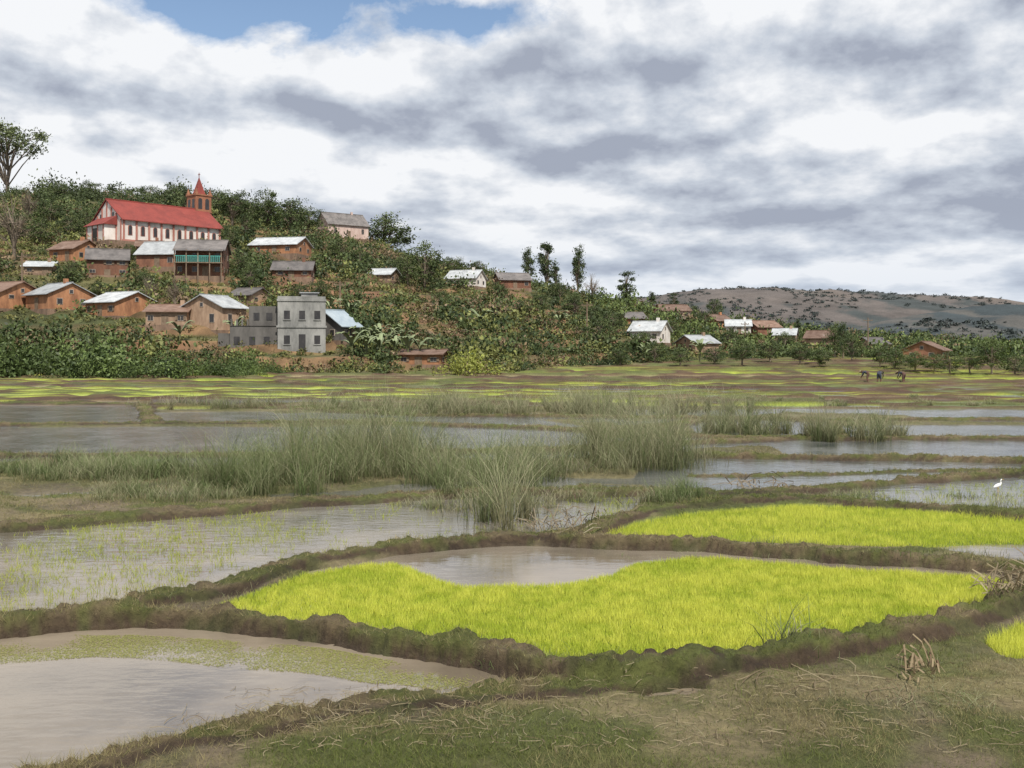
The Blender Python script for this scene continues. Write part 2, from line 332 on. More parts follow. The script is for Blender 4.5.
def cat(parts):
    Vs=[];Fs=[];Cs=[];o=0
    for V,Fa,C in parts: Vs.append(V);Fs.append(Fa+o);Cs.append(C);o+=len(V)
    return np.concatenate(Vs),np.concatenate(Fs),np.concatenate(Cs)
def sample_poly(P,n,dmin=0.):
    lo=P.min(0);hi=P.max(0);x=rng.uniform(lo[0],hi[0],n);y=rng.uniform(lo[1],hi[1],n)
    k=np.abs(x/y)<.62;x=x[k];y=y[k]
    s=np.clip(y/14,.7,3);wx=x+.30*s*(fbm(x*1.1/s,y*1.1/s,200,4)-.5);wy=y+.30*s*(fbm(x*1.1/s,y*1.1/s,210,4)-.5)
    k=poly_sd(wx,wy,P)<dmin;return x[k],y[k]
def rice(name,key,dens,h):
    P=PADDY[key][1];a=(P.max(0)-P.min(0));a=min(a[0],2*.62*P[:,1].max())*a[1]
    x,y=sample_poly(P,int(min(a*dens,900000)),.03);z=ground(x,y)[0];k=z<.07;x=x[k];y=y[k];z=z[k]
    v=fbm(x*.9,y*1.3,300,4);v2=vn(x*9,y*9,301)
    c=mix((.50,.58,.07),(.72,.74,.13),ss(.3,.7,v*.6+v2*.4));c=c*rng.uniform(.75,1.1,(len(x),1))
    V,Fa,C=blades(np.stack([x,y,z-.01],-1),h*rng.uniform(.7,1.1,len(x))*(.65+.6*v)*(.8+.4*v2),.010,.6,c,c*1.05)
    add(name,mesh_np(name,V,Fa,C),[M_rice])
rice('rice_seedling_bed','mid_rice',4600,.10)
rice('rice_seedling_bed','right_rice',2200,.11)
rice('rice_seedling_bed','edge_rice',4000,.13)
for key,dn in (('left',66),('far9',34)):
    P=PADDY[key][1];a=(P.max(0)-P.min(0));a=a[0]*a[1]
    x,y=sample_poly(P,int(a*dn),-.05);k=rng.random(len(x))<ss(.36,.54,fbm(x*.35,y*.35,310,3))*.9+.14;x=x[k];y=y[k]
    x=np.repeat(x,5)+rng.normal(0,.025,len(x)*5);y=np.repeat(y,5)+rng.normal(0,.025,len(y)*5)
    z=np.zeros(len(x))-.02
    c=mix((.30,.38,.05),(.52,.54,.10),rng.random(len(x)))
    V,Fa,C=blades(np.stack([x,y,z],-1),rng.uniform(.05,.14,len(x)),.010,1.1,c)
    add('transplanted_rice',mesh_np('transplanted_rice',V,Fa,C),[M_rice])
# ---------------- general grass ----------------
n=600000
y=np.exp(rng.uniform(np.log(6.3),np.log(58),n));x=rng.uniform(-.56,.56,n)*y
z,_,d=ground(x,y);k=(rng.random(n)<d*.75)&(z>.025);x=x[k];y=y[k];z=z[k];n=len(x)
dr=ss(.34,.54,fbm(x*.7,y*.7,320,4))
c=mix((.13,.165,.035),(.33,.27,.14),np.clip(dr*.85+rng.normal(0,.25,n),0,1))*rng.uniform(.5,1.25,(n,1))
s=np.clip(y/10,1,3.2)
V,Fa,C=blades(np.stack([x,y,z-.01],-1),rng.uniform(.015,.08,n)*s**.35*(.4+1.3*fbm(x*1.5,y*1.5,321,3)),.005*s,1.4,c)
add('bank_grass',mesh_np('bank_grass',V,Fa,C),[M_reed])
ap=GP([(-140,664),(0,642),(80,634),(170,637),(240,641),(330,650),(420,665),(520,684),(575,692),(480,696),(400,684),(240,668),(100,656),(-140,676)])
x,y=sample_poly(ap,110000,0);k=rng.random(len(x))<ss(.38,.62,fbm(x*1.2,y*1.2,330,5))*.95;x=x[k];y=y[k];n=len(x)
a=rng.uniform(0,6.28,n);s=rng.uniform(.003,.010,n);zz=rng.uniform(.003,.007,n)
V=np.stack([np.stack([x+s*np.cos(a+q),y+s*np.sin(a+q),zz],-1) for q in (0,1.57,3.14,4.71)],1).reshape(-1,3)
C=np.repeat(mix((.24,.25,.06),(.38,.37,.14),rng.random(n)),4,0)
add('floating_weed',mesh_np('floating_weed',V,np.arange(n*4).reshape(-1,4),C),[M_reed])
# ---------------- reeds ----------------
def reed_group(name,px,py,rx,ry,n,h,tall=1.,dry=.4,per=70,wd=.012,spread=.26):
    parts=[];a=rng.uniform(0,6.28,n);q=rng.random(n)**.5
    pts=np.array([g(px+rx*q[i]*math.cos(a[i]),py+ry*q[i]*math.sin(a[i])) for i in range(n)])
    Z=np.maximum(ground(pts[:,0],pts[:,1])[0],0)
    for i in range(n):
        qx,qy=pts[i];zz=Z[i]
        m=int(per*rng.uniform(.4,1.4));cr=rng.uniform(.06,spread)
        P=np.stack([qx+rng.normal(0,cr,m),qy+rng.normal(0,cr,m),np.full(m,zz-.03)],-1)
        hh=h*rng.uniform(.35,1.1)*rng.uniform(.4,1.12,m)
        d=np.clip(dry+rng.uniform(-.35,.35)+rng.normal(0,.2,m),0,1)
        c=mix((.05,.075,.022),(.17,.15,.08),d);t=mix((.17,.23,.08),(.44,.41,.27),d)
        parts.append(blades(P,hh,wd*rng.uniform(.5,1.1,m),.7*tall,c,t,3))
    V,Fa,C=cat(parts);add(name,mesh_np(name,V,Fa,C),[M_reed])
reed_group('reed_clump',262,488,60,10,32,1.6,dry=.35)
reed_group('reed_clump',350,464,85,16,56,2.2,dry=.45,spread=.4)
reed_group('reed_clump',300,478,90,10,26,1.3,dry=.3,spread=.4)
reed_group('reed_clump',500,525,34,10,12,1.7,dry=.45,per=46)
reed_group('reed_clump',480,482,80,16,40,1.5,dry=.45,per=50,spread=.4)
reed_group('reed_clump',630,462,65,12,46,2.05,dry=.6,spread=.4)
reed_group('reed_clump',560,470,70,14,36,1.3,dry=.55,per=50,spread=.4)
reed_group('reed_clump',430,476,60,9,22,1.1,dry=.35)
reed_group('reed_clump',850,438,55,5,30,1.4,dry=.55,wd=.018)
reed_group('reed_clump',735,432,55,5,28,1.5,dry=.65,wd=.018)
reed_group('reed_clump',680,503,24,6,13,.6,dry=.2)
reed_group('reed_clump',180,482,60,8,20,.9,dry=.3,per=50)
reed_group('marsh_grass',70,476,115,8,90,.7,dry=.3,wd=.014)
reed_group('marsh_grass',150,500,80,7,30,.5,dry=.45)
reed_group('marsh_grass',520,505,130,8,30,.4,dry=.7)
reed_group('marsh_grass',480,412,140,5,60,1.4,dry=.7,wd=.022,spread=.5)
reed_group('marsh_grass',260,408,130,3,36,.9,dry=.6,wd=.022,spread=.5)
reed_group('marsh_grass',900,498,110,5,14,.25,dry=.5,wd=.012)
reed_group('marsh_grass',640,412,110,5,50,1.6,dry=.75,wd=.022,spread=.5)
reed_group('marsh_grass',820,403,200,5,30,.5,dry=.6,wd=.03)
reed_group('grass_tuft',795,654,7,3,4,.6,dry=.4,per=36,wd=.012,tall=1.)
reed_group('grass_tuft',1010,507,30,4,4,.4,dry=.5,per=40)
reed_group('grass_tuft',560,668,90,6,16,.16,dry=.4,per=30,wd=.008)
reed_group('grass_tuft',250,604,200,8,18,.15,dry=.4,per=26,wd=.008)
reed_group('grass_tuft',800,560,220,5,16,.16,dry=.5,per=26,wd=.008)
reed_group('grass_tuft',940,700,110,25,18,.18,dry=.5,per=30,wd=.006,tall=1.6)
reed_group('grass_tuft',500,735,220,18,18,.12,dry=.6,per=30,wd=.005,tall=1.6)
def litter(name,px,py,rx,ry,n,l0,l1,lift=.02,w=.008,c1=(.36,.30,.19),c2=(.14,.10,.06)):
    V=[];C=[];Fs=[];pts=np.array([g(px+rx*rng.uniform(-1,1),py+ry*rng.uniform(-1,1)) for i in range(n)]);Z=np.maximum(ground(pts[:,0],pts[:,1])[0],0)+.012
    for i in range(n):
        qx,qy=pts[i];zz=Z[i]
        a=rng.uniform(0,6.28);l=rng.uniform(l0,l1);b=rng.normal(0,.5);t=rng.random();cc=np.array(c1)*(1-t)+np.array(c2)*t
        up=rng.random()*lift;o=len(V)
        for j in range(4):
            s=j/3;aa=a+b*s;x=qx+l*s*math.cos(aa);yy=qy+l*s*math.sin(aa);h=zz+up*math.sin(s*2.6)*l*4
            V+=[(x-w*math.sin(aa),yy+w*math.cos(aa)*.5,h),(x+w*math.sin(aa),yy-w*math.cos(aa)*.5,h+w)];C+=[cc,cc]
        Fs+=[(o+2*j,o+2*j+1,o+2*j+3,o+2*j+2) for j in range(3)]
    add(name,mesh_np(name,np.array(V),np.array(Fs),np.array(C)),[M_reed])
litter('straw_litter',650,725,420,38,1300,.03,.18,w=.0025)
litter('straw_litter',800,690,120,12,60,.15,.5,w=.004)
litter('straw_litter',330,728,160,14,160,.05,.22,w=.003,lift=.05)
litter('dead_stalks',1012,604,26,12,80,.2,.5,.25,.009)
litter('dead_stalks',922,682,16,6,34,.1,.25,.3,.008,(.32,.25,.15),(.16,.10,.06))
litter('dead_stalks',570,532,36,8,60,.2,.6,.2,.008,(.3,.26,.18))
litter('dead_stalks',760,488,30,4,30,.3,.8,.12,.012,(.26,.22,.16))
# ---------------- building tools ----------------
class MB:
    def __init__(s): s.v=[];s.f=[];s.m=[]
    def box(s,x0,x1,y0,y1,z0,z1,m=0):
        o=len(s.v);s.v+=[(x0,y0,z0),(x1,y0,z0),(x1,y1,z0),(x0,y1,z0),(x0,y0,z1),(x1,y0,z1),(x1,y1,z1),(x0,y1,z1)]
        s.f+=[tuple(o+i for i in q) for q in((0,3,2,1),(4,5,6,7),(0,1,5,4),(1,2,6,5),(2,3,7,6),(3,0,4,7))];s.m+=[m]*6
    def prismx(s,prof,x0,x1,m=0):
        o=len(s.v);k=len(prof);s.v+=[(x0,a,b) for a,b in prof]+[(x1,a,b) for a,b in prof]
        s.f+=[tuple(o+i for i in range(k))[::-1],tuple(o+k+i for i in range(k))];s.m+=[m]*2
        for i in range(k):
            j=(i+1)%k;s.f.append((o+i,o+j,o+k+j,o+k+i));s.m.append(m)
    def prismy(s,prof,y0,y1,m=0):
        o=len(s.v);k=len(prof);s.v+=[(a,y0,b) for a,b in prof]+[(a,y1,b) for a,b in prof]
        s.f+=[tuple(o+i for i in range(k)),tuple(o+k+i for i in range(k))[::-1]];s.m+=[m]*2
        for i in range(k):
            j=(i+1)%k;s.f.append((o+j,o+i,o+k+i,o+k+j));s.m.append(m)
    def pyr(s,x,y,hw,z0,z1,m=0,hw1=0.02):
        o=len(s.v);s.v+=[(x-hw,y-hw,z0),(x+hw,y-hw,z0),(x+hw,y+hw,z0),(x-hw,y+hw,z0),(x-hw1,y-hw1,z1),(x+hw1,y-hw1,z1),(x+hw1,y+hw1,z1),(x-hw1,y+hw1,z1)]
        s.f+=[tuple(o+i for i in q) for q in((0,3,2,1),(4,5,6,7),(0,1,5,4),(1,2,6,5),(2,3,7,6),(3,0,4,7))];s.m+=[m]*6
    def obj(s,name,mats,parent):
        me=bpy.data.meshes.new(name);me.from_pydata(s.v,[],s.f);me.polygons.foreach_set('material_index',s.m)
        for m in mats: me.materials.append(m)
        me.update();o=bpy.data.objects.new(name,me);scene.collection.objects.link(o);o.parent=parent;return o
def empty(name,loc,rz=0):
    e=bpy.data.objects.new(name,None);e.location=loc;e.rotation_euler=(0,0,rz);scene.collection.objects.link(e);e.empty_display_size=.5;return e
def arch(x,w,z0,z1,n=5):
    return [(x-w,z0),(x+w,z0),(x+w,z1-w)]+[(x+w*math.cos(t),z1-w+w*math.sin(t)) for t in np.linspace(0,math.pi,n+2)[1:-1]]+[(x-w,z1-w)]
SITES=[]
def house(name,px,py,wpx,wallpx,roofpx,dep,yaw,wm,rm,storeys=1,nwin=3,veranda=False,trim=M_frame):
    X0,Y0,Z0=locate(px,py);s=Y0/FP;w=wpx*s;h=wallpx*s;rh=roofpx*s
    SITES.append((X0/Y0,Y0,wpx/FP/2+.002))
    Y1=Y0+dep*.4;X1=X0*(Y1/Y0)
    e=empty(name,(X1,Y1,Z0),math.radians(yaw))
    L,D=w,dep
    W=MB();W.prismx([(-D/2,-.05),(D/2,-.05),(D/2,h),(0,h+rh),(-D/2,h)],-L/2,L/2);W.obj('walls',[wm],e)
    Pn=MB();Pn.box(-L/2-.12,L/2+.12,-D/2-.12,D/2+.12,-3.5,.12);Pn.obj('plinth',[M_stone],e)
    Rf=MB();ov=.45;th=.1;sl=rh/(D/2);hl=.04
    for sg in(-1,1):
        y1=sg*(D/2+ov);z1=h-ov*sl+hl
        Rf.prismx([(0,h+rh+hl),(y1,z1),(y1,z1+th),(0,h+rh+hl+th)] if sg>0 else [(0,h+rh+hl+.002),(0,h+rh+hl+th+.002),(y1,z1+th),(y1,z1)],-L/2-.35,L/2+.35)
    Rf.box(-L/2-.36,L/2+.36,-.12,.12,h+rh+th,h+rh+th+.12);Rf.obj('roof',[rm],e)
    Wi=MB();sh=h/storeys
    def win_y(x,z0,ww,wh,y):
        sg=-1 if y<0 else 1
        a,bb=sorted((y,y+sg*.05));Wi.box(x-ww/2-.07,x+ww/2+.07,a,bb,z0-.07,z0+wh+.07,1)
        a,bb=sorted((y+sg*.03,y+sg*.065));Wi.box(x-ww/2,x-.02,a,bb,z0,z0+wh,0);Wi.box(x+.02,x+ww/2,a,bb,z0,z0+wh,0)
        if rng.random()<.5:
            for q in(-1,1): c0,c1=sorted((x+q*ww/2,x+q*ww));a,bb=sorted((y+sg*.02,y+sg*.1));Wi.box(c0+.02,c1-.02,a,bb,z0,z0+wh,2)
    def win_x(yc,z0,ww,wh,x):
        sg=-1 if x<0 else 1
        a,bb=sorted((x,x+sg*.05));Wi.box(a,bb,yc-ww/2-.07,yc+ww/2+.07,z0-.07,z0+wh+.07,1)
        a,bb=sorted((x+sg*.03,x+sg*.065));Wi.box(a,bb,yc-ww/2,yc+ww/2,z0,z0+wh,0)
    for st in range(storeys):
        for i in range(nwin):
            xx=-L/2+L*(i+.5)/nwin+rng.uniform(-.25,.25)
            if st==0 and i==nwin//2: Wi.box(xx-.45,xx+.45,-D/2-.05,-D/2,.1,min(2.0,sh*.78),2)
            elif rng.random()<.85: win_y(xx,st*sh+sh*.38,min(.75,L/nwin*.4)*rng.uniform(.8,1.1),sh*.33,-D/2)
        for sg in(-1,1):
            for yc in((-D/4,D/4) if D>4.5 else (0,)):
                if rng.random()<.7: win_x(yc,st*sh+sh*.38,.7,sh*.33,sg*L/2)
    if rh>1.2:
        for sg in(-1,1): win_x(0,h+.15,.45,.45,sg*L/2)
    Wi.obj('windows_and_door',[M_dark,trim,M_wood],e)
    if veranda:
        Ve=MB();y0=-D/2-1.5
        Ve.box(-L/2,L/2,y0,-D/2-.08,sh-.1,sh+.05,1)
        for i in range(5):
            xx=-L/2+.1+(L-.2)*i/4;Ve.box(xx-.08,xx+.08,y0+.05,y0+.2,-2,h-.1,0)
        Ve.box(-L/2,L/2,y0+.08,y0+.14,sh+.95,sh+1.05,2)
        for i in range(int(L/.3)): Ve.box(-L/2+.15+i*.3-.05,-L/2+.15+i*.3+.05,y0+.09,y0+.13,sh+.06,sh+.94,2)
        Ve.prismx([(-D/2-.05,h+.1),(y0-.2,h-.35),(y0-.2,h-.29),(-D/2-.05,h+.17)],-L/2-.2,L/2+.2,3)
        Ve.obj('veranda',[M_wood,M_wood,M_turq,rm],e)
    if rng.random()<.35:
        ch=MB();ch.box(L*.22,L*.22+.5,-.25,.25,h+rh*.5,h+rh+.7);ch.obj('chimney',[wm],e)
    return e
Hs=house
Hs('timber_balcony_house',203,277,46,27,11,7,8,M_brick,M_rgrey,2,4,veranda=True)
Hs('brick_house',166,271,42,14,13,7,-6,M_brick,M_rmetal,1,3)
Hs('brick_house',108,277,38,17,11,6,20,M_brick,M_rgrey,2,3)
Hs('brick_house',76,262,34,13,9,6,-25,M_adobe,M_rrust,1,2)
Hs('adobe_house',281,255,50,10,8,7,-12,M_adobe,M_rmetal,1,3)
Hs('pink_house',342,239,44,14,12,8,35,M_pink,M_rgrey,1,3)
Hs('adobe_house',294,279,38,8,9,6,5,M_brick,M_rgrey,1,3)
Hs('adobe_house',122,317,44,15,10,7,-30,M_adobe,M_rmetal,1,3)
Hs('adobe_house',60,311,44,16,11,6.5,-38,M_adobe,M_rmetal,1,3)
Hs('adobe_house',8,310,42,17,11,7,-25,M_adobe,M_rrust,2,3)
Hs('brick_house',214,333,34,24,12,7,62,M_adobe2,M_rmetal,1,2)
Hs('adobe_house',172,327,40,14,7,6,5,M_adobe2,M_rrust,1,3)
Hs('iron_roof_house',333,344,26,16,15,6,55,M_greyd,M_rblue,1,2)
Hs('adobe_house',424,366,44,11,4,5,-8,M_adobe,M_rrust,1,3)
Hs('brick_house',466,287,32,9,8,6,-20,M_white,M_rmetal,1,3)
Hs('brick_house',512,289,32,9,7,6,15,M_brick,M_rgrey,1,3)
Hs('white_house',650,344,32,13,9,6,-25,M_white,M_rmetal,1,3)
Hs('red_house',672,320,30,9,6,6,12,M_pink,M_rrust,1,3)
Hs('brick_house',697,352,28,9,7,6,25,M_adobe2,M_rmetal,1,2)
Hs('brick_house',738,334,24,8,6,6,-10,M_white,M_rmetal,1,3)
Hs('brick_house',762,335,26,8,6,6,18,M_brick,M_rrust,1,3)
Hs('brick_house',822,346,28,8,7,6,-30,M_adobe2,M_rrust,1,2)
Hs('brick_house',926,360,26,10,8,6,50,M_brick,M_rrust,1,2)
Hs('brick_house',716,328,20,7,6,6,30,M_adobe,M_rrust,1,2)
Hs('brick_house',785,342,22,7,6,6,-20,M_adobe2,M_rmetal,1,2)
Hs('brick_house',632,326,20,7,6,6,10,M_adobe,M_rgrey,1,2)
Hs('brick_house',872,352,20,7,6,6,15,M_adobe2,M_rgrey,1,2)
Hs('adobe_house',384,282,24,7,6,5,-15,M_adobe2,M_rmetal,1,2)
Hs('adobe_house',42,275,26,8,5,5,10,M_adobe2,M_rmetal,1,2)
Hs('hut',33,184,28,8,6,5,5,M_adobe2,M_rgrey,1,2)
Hs('adobe_house',360,232,22,8,7,5,-20,M_adobe2,M_rblue,1,2)
Hs('adobe_house',150,255,24,8,6,5,15,M_brick,M_rrust,1,2)
Hs('adobe_house',250,305,26,9,7,5,-20,M_adobe2,M_rgrey,1,2)
# unfinished concrete building
X0,Y0,Z0=locate(285,352);SITES.append((X0/Y0,Y0,.042));s=Y0/FP
e=empty('concrete_building',(X0,Y0+3.5,Z0),math.radians(12))
B=MB();B.box(-1.6,4.1,-3.2,3.2,-3,6.1);B.box(-1.7,4.2,-3.3,3.3,6.1,6.35);B.box(-1.6,4.1,-3.2,-3.05,6.35,6.7);B.box(3.95,4.1,-3.05,3.2,6.35,6.7);B.box(-1.6,-1.45,-3.05,3.2,6.35,6.7)
B.box(1.2,3.2,-1,1.5,6.35,7.2);B.box(-1.75,4.25,-3.32,-3.2,2.9,3.15);B.obj('main_block',[M_grey],e)
B=MB();B.box(-7.2,-1.62,-2.6,3,-3,3.1);B.box(-5,-1.63,-2.2,2.8,3.12,5.5);B.box(-7.3,-1.62,-2.7,3.1,3.1,3.12)
for i in range(4): B.box(-7.1+i*.62,-7.1+i*.62+.2,-2.55,-2.35,3.12,3.9)
B.box(-8.6,-7.22,-2.2,2.2,-3,2.2);B.obj('side_block',[M_greyd],e)
B=MB();B.box(1,3.4,-1.2,1.7,7.2,7.32);B.obj('roof_slab',[M_rmetal],e)
B=MB()
for zz in(.9,3.9):
    for xx in(-.5,1.3,3.1):
        if (zz,xx)==(.9,1.3): B.box(xx-.4,xx+.4,-3.24,-3.2,.05,2.1,0);continue
        B.box(xx-.35,xx+.35,-3.24,-3.2,zz,zz+1.05,0);B.box(xx-.45,xx+.45,-3.3,-3.2,zz-.12,zz,1)
    for yy in(-1.6,1.2): B.box(4.1,4.14,yy-.4,yy+.4,zz,zz+1.1,0)
for xx in(-6.4,-4.6,-2.9): B.box(xx-.35,xx+.35,-2.64,-2.6,.8,1.8,0)
for xx in(-4.1,-2.6): B.box(xx-.35,xx+.35,-2.24,-2.2,3.8,4.7,0)
B.obj('windows',[M_dark,M_grey],e)
# ---------------- church ----------------
X0,Y0,Z0=locate(158,246);SITES.append((X0/Y0,Y0,.058))
th=math.radians(48);e=empty('church',(X0*(Y0+6)/Y0,Y0+6,Z0+.2),th)
k=Y0/195.;Lh=10.4*k;Wh=5.8*k;h=4.4*k;rh=3.9*k
B=MB();B.prismx([(-Wh,-.1),(Wh,-.1),(Wh,h),(0,h+rh),(-Wh,h)],-Lh,Lh);B.box(-Lh-2.2,-Lh-.01,-Wh*.62,Wh*.62,-.1,h*.75);B.obj('nave_walls',[M_white],e)
B=MB();B.box(-Lh-2.6,Lh+.3,-Wh-.3,Wh+.3,-5,.2);B.obj('plinth',[M_stone],e)
B=MB();sl=rh/Wh
for sg in(-1,1):
    y1=sg*(Wh+.6);z1=h-.6*sl+.05
    B.prismx([(0,h+rh+.05),(y1,z1),(y1,z1+.15),(0,h+rh+.2)],-Lh-.3,Lh+.4)
B.box(-Lh-.32,Lh+.42,-.18,.18,h+rh+.12,h+rh+.32)
B.prismy([(-Lh-2.6,h*.75),(-Lh-.02,h*.75),(-Lh-.02,h*1.15)],-Wh*.7,Wh*.7);B.obj('roof',[M_rred],e)
B=MB();C=MB();nb=8
for i in range(nb+1):
    xx=-Lh+.3+(2*Lh-.6)*i/nb;B.box(xx-.17,xx+.17,-Wh-.16,-Wh+.02,.2,h-.25)
for i in range(nb):
    xx=-Lh+.3+(2*Lh-.6)*(i+.5)/nb
    B.prismy(arch(xx,.42,1.3,3.3*k),-Wh-.06,-Wh);C.prismy(arch(xx,.3,1.4,3.18*k),-Wh-.1,-Wh-.04)
B.box(-Lh,Lh,-Wh-.2,-Wh,.2,.5);B.box(-Lh,Lh,-Wh-.18,-Wh,h-.25,h-.02)
for i in range(7):
    yy=-Wh+.3+(2*Wh-.6)*i/6;top=h+rh*(1-abs(yy)/Wh)-.3
    B.box(-Lh-.16,-Lh,yy-.15,yy+.15,.2,max(top,h-.5))
for yy in(-3.6,-1.2,1.2,3.6): B.box(-Lh-2.3,-Lh-2.2,yy*k*.9-.14,yy*k*.9+.14,.2,h*.75)
B.obj('pilasters_and_trim',[M_redtrim],e);C.box(-Lh-2.32,-Lh-2.2,-.8,.8,.25,2.6);
for yy in(-2.2,2.2): C.box(-Lh-.1,-Lh-.0,yy-.35,yy+.35,h,h+1.3)
C.obj('windows_and_door',[M_dark],e)
B=MB();tx,ty,tw=Lh-.6,1.2,1.75*k;T=11.3*k
B.box(tx-tw,tx+tw,ty-tw,ty+tw,-.1,T);B.box(tx-tw-.15,tx+tw+.15,ty-tw-.15,ty+tw+.15,T,T+.3);B.box(tx-tw-.12,tx+tw+.12,ty-tw-.12,ty+tw+.12,T-3.2,T-2.95)
for a in(-1,1):
    for bb in(-1,1): B.pyr(tx+a*(tw-.2),ty+bb*(tw-.2),.28,T+.3,T+1.5)
B.obj('tower',[M_churchbrick],e)
B=MB();B.pyr(tx,ty,tw*.55,T+.3,T+4.0*k);B.box(tx-.05,tx+.05,ty-.05,ty+.05,T+3.9*k,T+4.9*k);B.box(tx-.05,tx+.05,ty-.35,ty+.35,T+4.45*k,T+4.57*k);B.obj('spire_and_cross',[M_rred],e)
B=MB()
for xx in(-.75,.75): B.prismy(arch(tx+xx,.42,T-2.6,T-.5),ty-tw-.04,ty-tw);B.prismy(arch(tx+xx,.3,T-5.6,T-4),ty-tw-.04,ty-tw)
for yy in(-.75,.75):
    for zz in(T-2.6,T-5.4): B.box(tx-tw-.04,tx-tw,ty+yy-.4,ty+yy+.4,zz,zz+1.9)
B.obj('belfry_openings',[M_dark],e)
# ---------------- trees ----------------
def leaves(P,size,col):
    n=len(P);a=rng.normal(size=(n,3));a/=np.linalg.norm(a,axis=1)[:,None];t=rng.normal(size=(n,3))
    b=np.cross(a,t);b/=np.linalg.norm(b,axis=1)[:,None]+1e-9
    s=(size*rng.uniform(.6,1.3,n))[:,None]
    V=np.stack([P-a*s,P-b*s*.55,P+a*s,P+b*s*.55],1).reshape(-1,3)
    return V,np.arange(n*4).reshape(-1,4),np.repeat(col,4,0)
def tube(pts,rad,sides=6,c=(.15,.12,.09)):
    pts=np.array(pts,float);n=len(pts);V=[]
    for i in range(n):
        d=pts[min(i+1,n-1)]-pts[max(i-1,0)];d/=np.linalg.norm(d)+1e-9
        a=np.cross(d,[.3,.9,.1]);a/=np.linalg.norm(a)+1e-9;b=np.cross(d,a)
        for j in range(sides):
            t=2*math.pi*j/sides;V.append(pts[i]+rad[i]*(a*math.cos(t)+b*math.sin(t)))
    Fs=[(i*sides+j,i*sides+(j+1)%sides,(i+1)*sides+(j+1)%sides,(i+1)*sides+j) for i in range(n-1) for j in range(sides)]
    return np.array(V),np.array(Fs),np.tile(c,(len(V),1))
def tree_mesh(kind,c1,c2):
    parts=[];cl=[]
    off=rng.uniform(-.08,.08,2)
    def env():
        while True:
            p=rng.uniform(-1,1,3);ok=(p@p<1)
            if kind=='round': ok=ok and p@p>.12;q=np.array([p[0]*.40+off[0]*(p[2]+1),p[1]*.40+off[1],.53+p[2]*.43])
            elif kind=='flat': q=np.array([p[0]*.55,p[1]*.5,.76+p[2]*.2+.05*p[0]])
            elif kind=='tall': q=np.array([p[0]*.14*(1.2-.4*p[2]),p[1]*.14,.56+p[2]*.42])
            elif kind=='bare': q=np.array([p[0]*.3,p[1]*.3,.6+p[2]*.36])
            if ok: return q
    nc={'round':36,'flat':34,'tall':34,'bare':26}[kind];nl={'round':90,'flat':110,'tall':80,'bare':14}[kind]
    cr={'round':.085,'flat':.075,'tall':.045,'bare':.07}[kind];ls={'round':.022,'flat':.018,'tall':.018,'bare':.012}[kind]
    wob=rng.normal(0,.02,(5,2));tp=[np.array([wob[i,0]*i*.4,wob[i,1]*i*.4,z]) for i,z in enumerate((-.05,.15,.35,.55,.8))]
    parts.append(tube(tp,[.03,.024,.019,.014,.006]))
    for i in range(nc):
        c=env();j=rng.integers(1,4);b=tp[j];mid=(b+c)/2+np.array([0,0,.03])
        parts.append(tube([b,mid,c],[.010,.007,.003],4))
        if kind=='bare':
            for q in range(5):
                dd=rng.normal(0,.08,3);dd[2]=abs(dd[2]);parts.append(tube([mid,c*.5+mid*.5+dd*.4,c+dd],[.004,.003,.001],3))
        cl.append(c)
    nb=sum(len(p[1]) for p in parts)
    for c in cl:
        sz=rng.uniform(.6,1.4);P=c+rng.normal(size=(nl,3))*cr*sz*np.array([1,1,.65])*.8;P[:,2]=np.maximum(P[:,2],.03)
        cc=np.array(c1)+(np.array(c2)-np.array(c1))*rng.random();parts.append(leaves(P,ls,cc*rng.uniform(.75,1.25,(nl,1))))
    V,Fa,C=cat(parts);mi=np.zeros(len(Fa),int);mi[nb:]=1
    me=mesh_np('tree_'+kind,V,Fa,C,mi);me.materials.append(M_bark);me.materials.append(M_leaf);return me
T={k:[tree_mesh(k,a,b) for _ in range(n)] for k,a,b,n in (('round',(.03,.046,.016),(.10,.13,.042),6),('flat',(.05,.07,.03),(.13,.155,.06),1),('tall',(.035,.055,.022),(.085,.11,.045),3),('bare',(.13,.10,.06),(.19,.14,.085),2))}
def tree(name,kind,px,py,hpx,sx=1.,Yf=None):
    if Yf: Y0=Yf;X0=(px-CXP)/FP*Y0;Z0=gz(X0,Y0)
    else: X0,Y0,Z0=locate(px,py)
    top=CAM_H+(HZ-(py-hpx))/FP*Y0;h=max(top-Z0,2.)
    me=T[kind][rng.integers(len(T[kind]))]
    add(name,me,[],(X0,Y0,Z0),rng.uniform(0,6.28),(h*sx,h*sx,h))
tree('spreading_tree','flat',8,196,76,.9,262)
tree('bare_tree','bare',14,262,70,1.);tree('bare_tree','bare',30,225,40,1.)
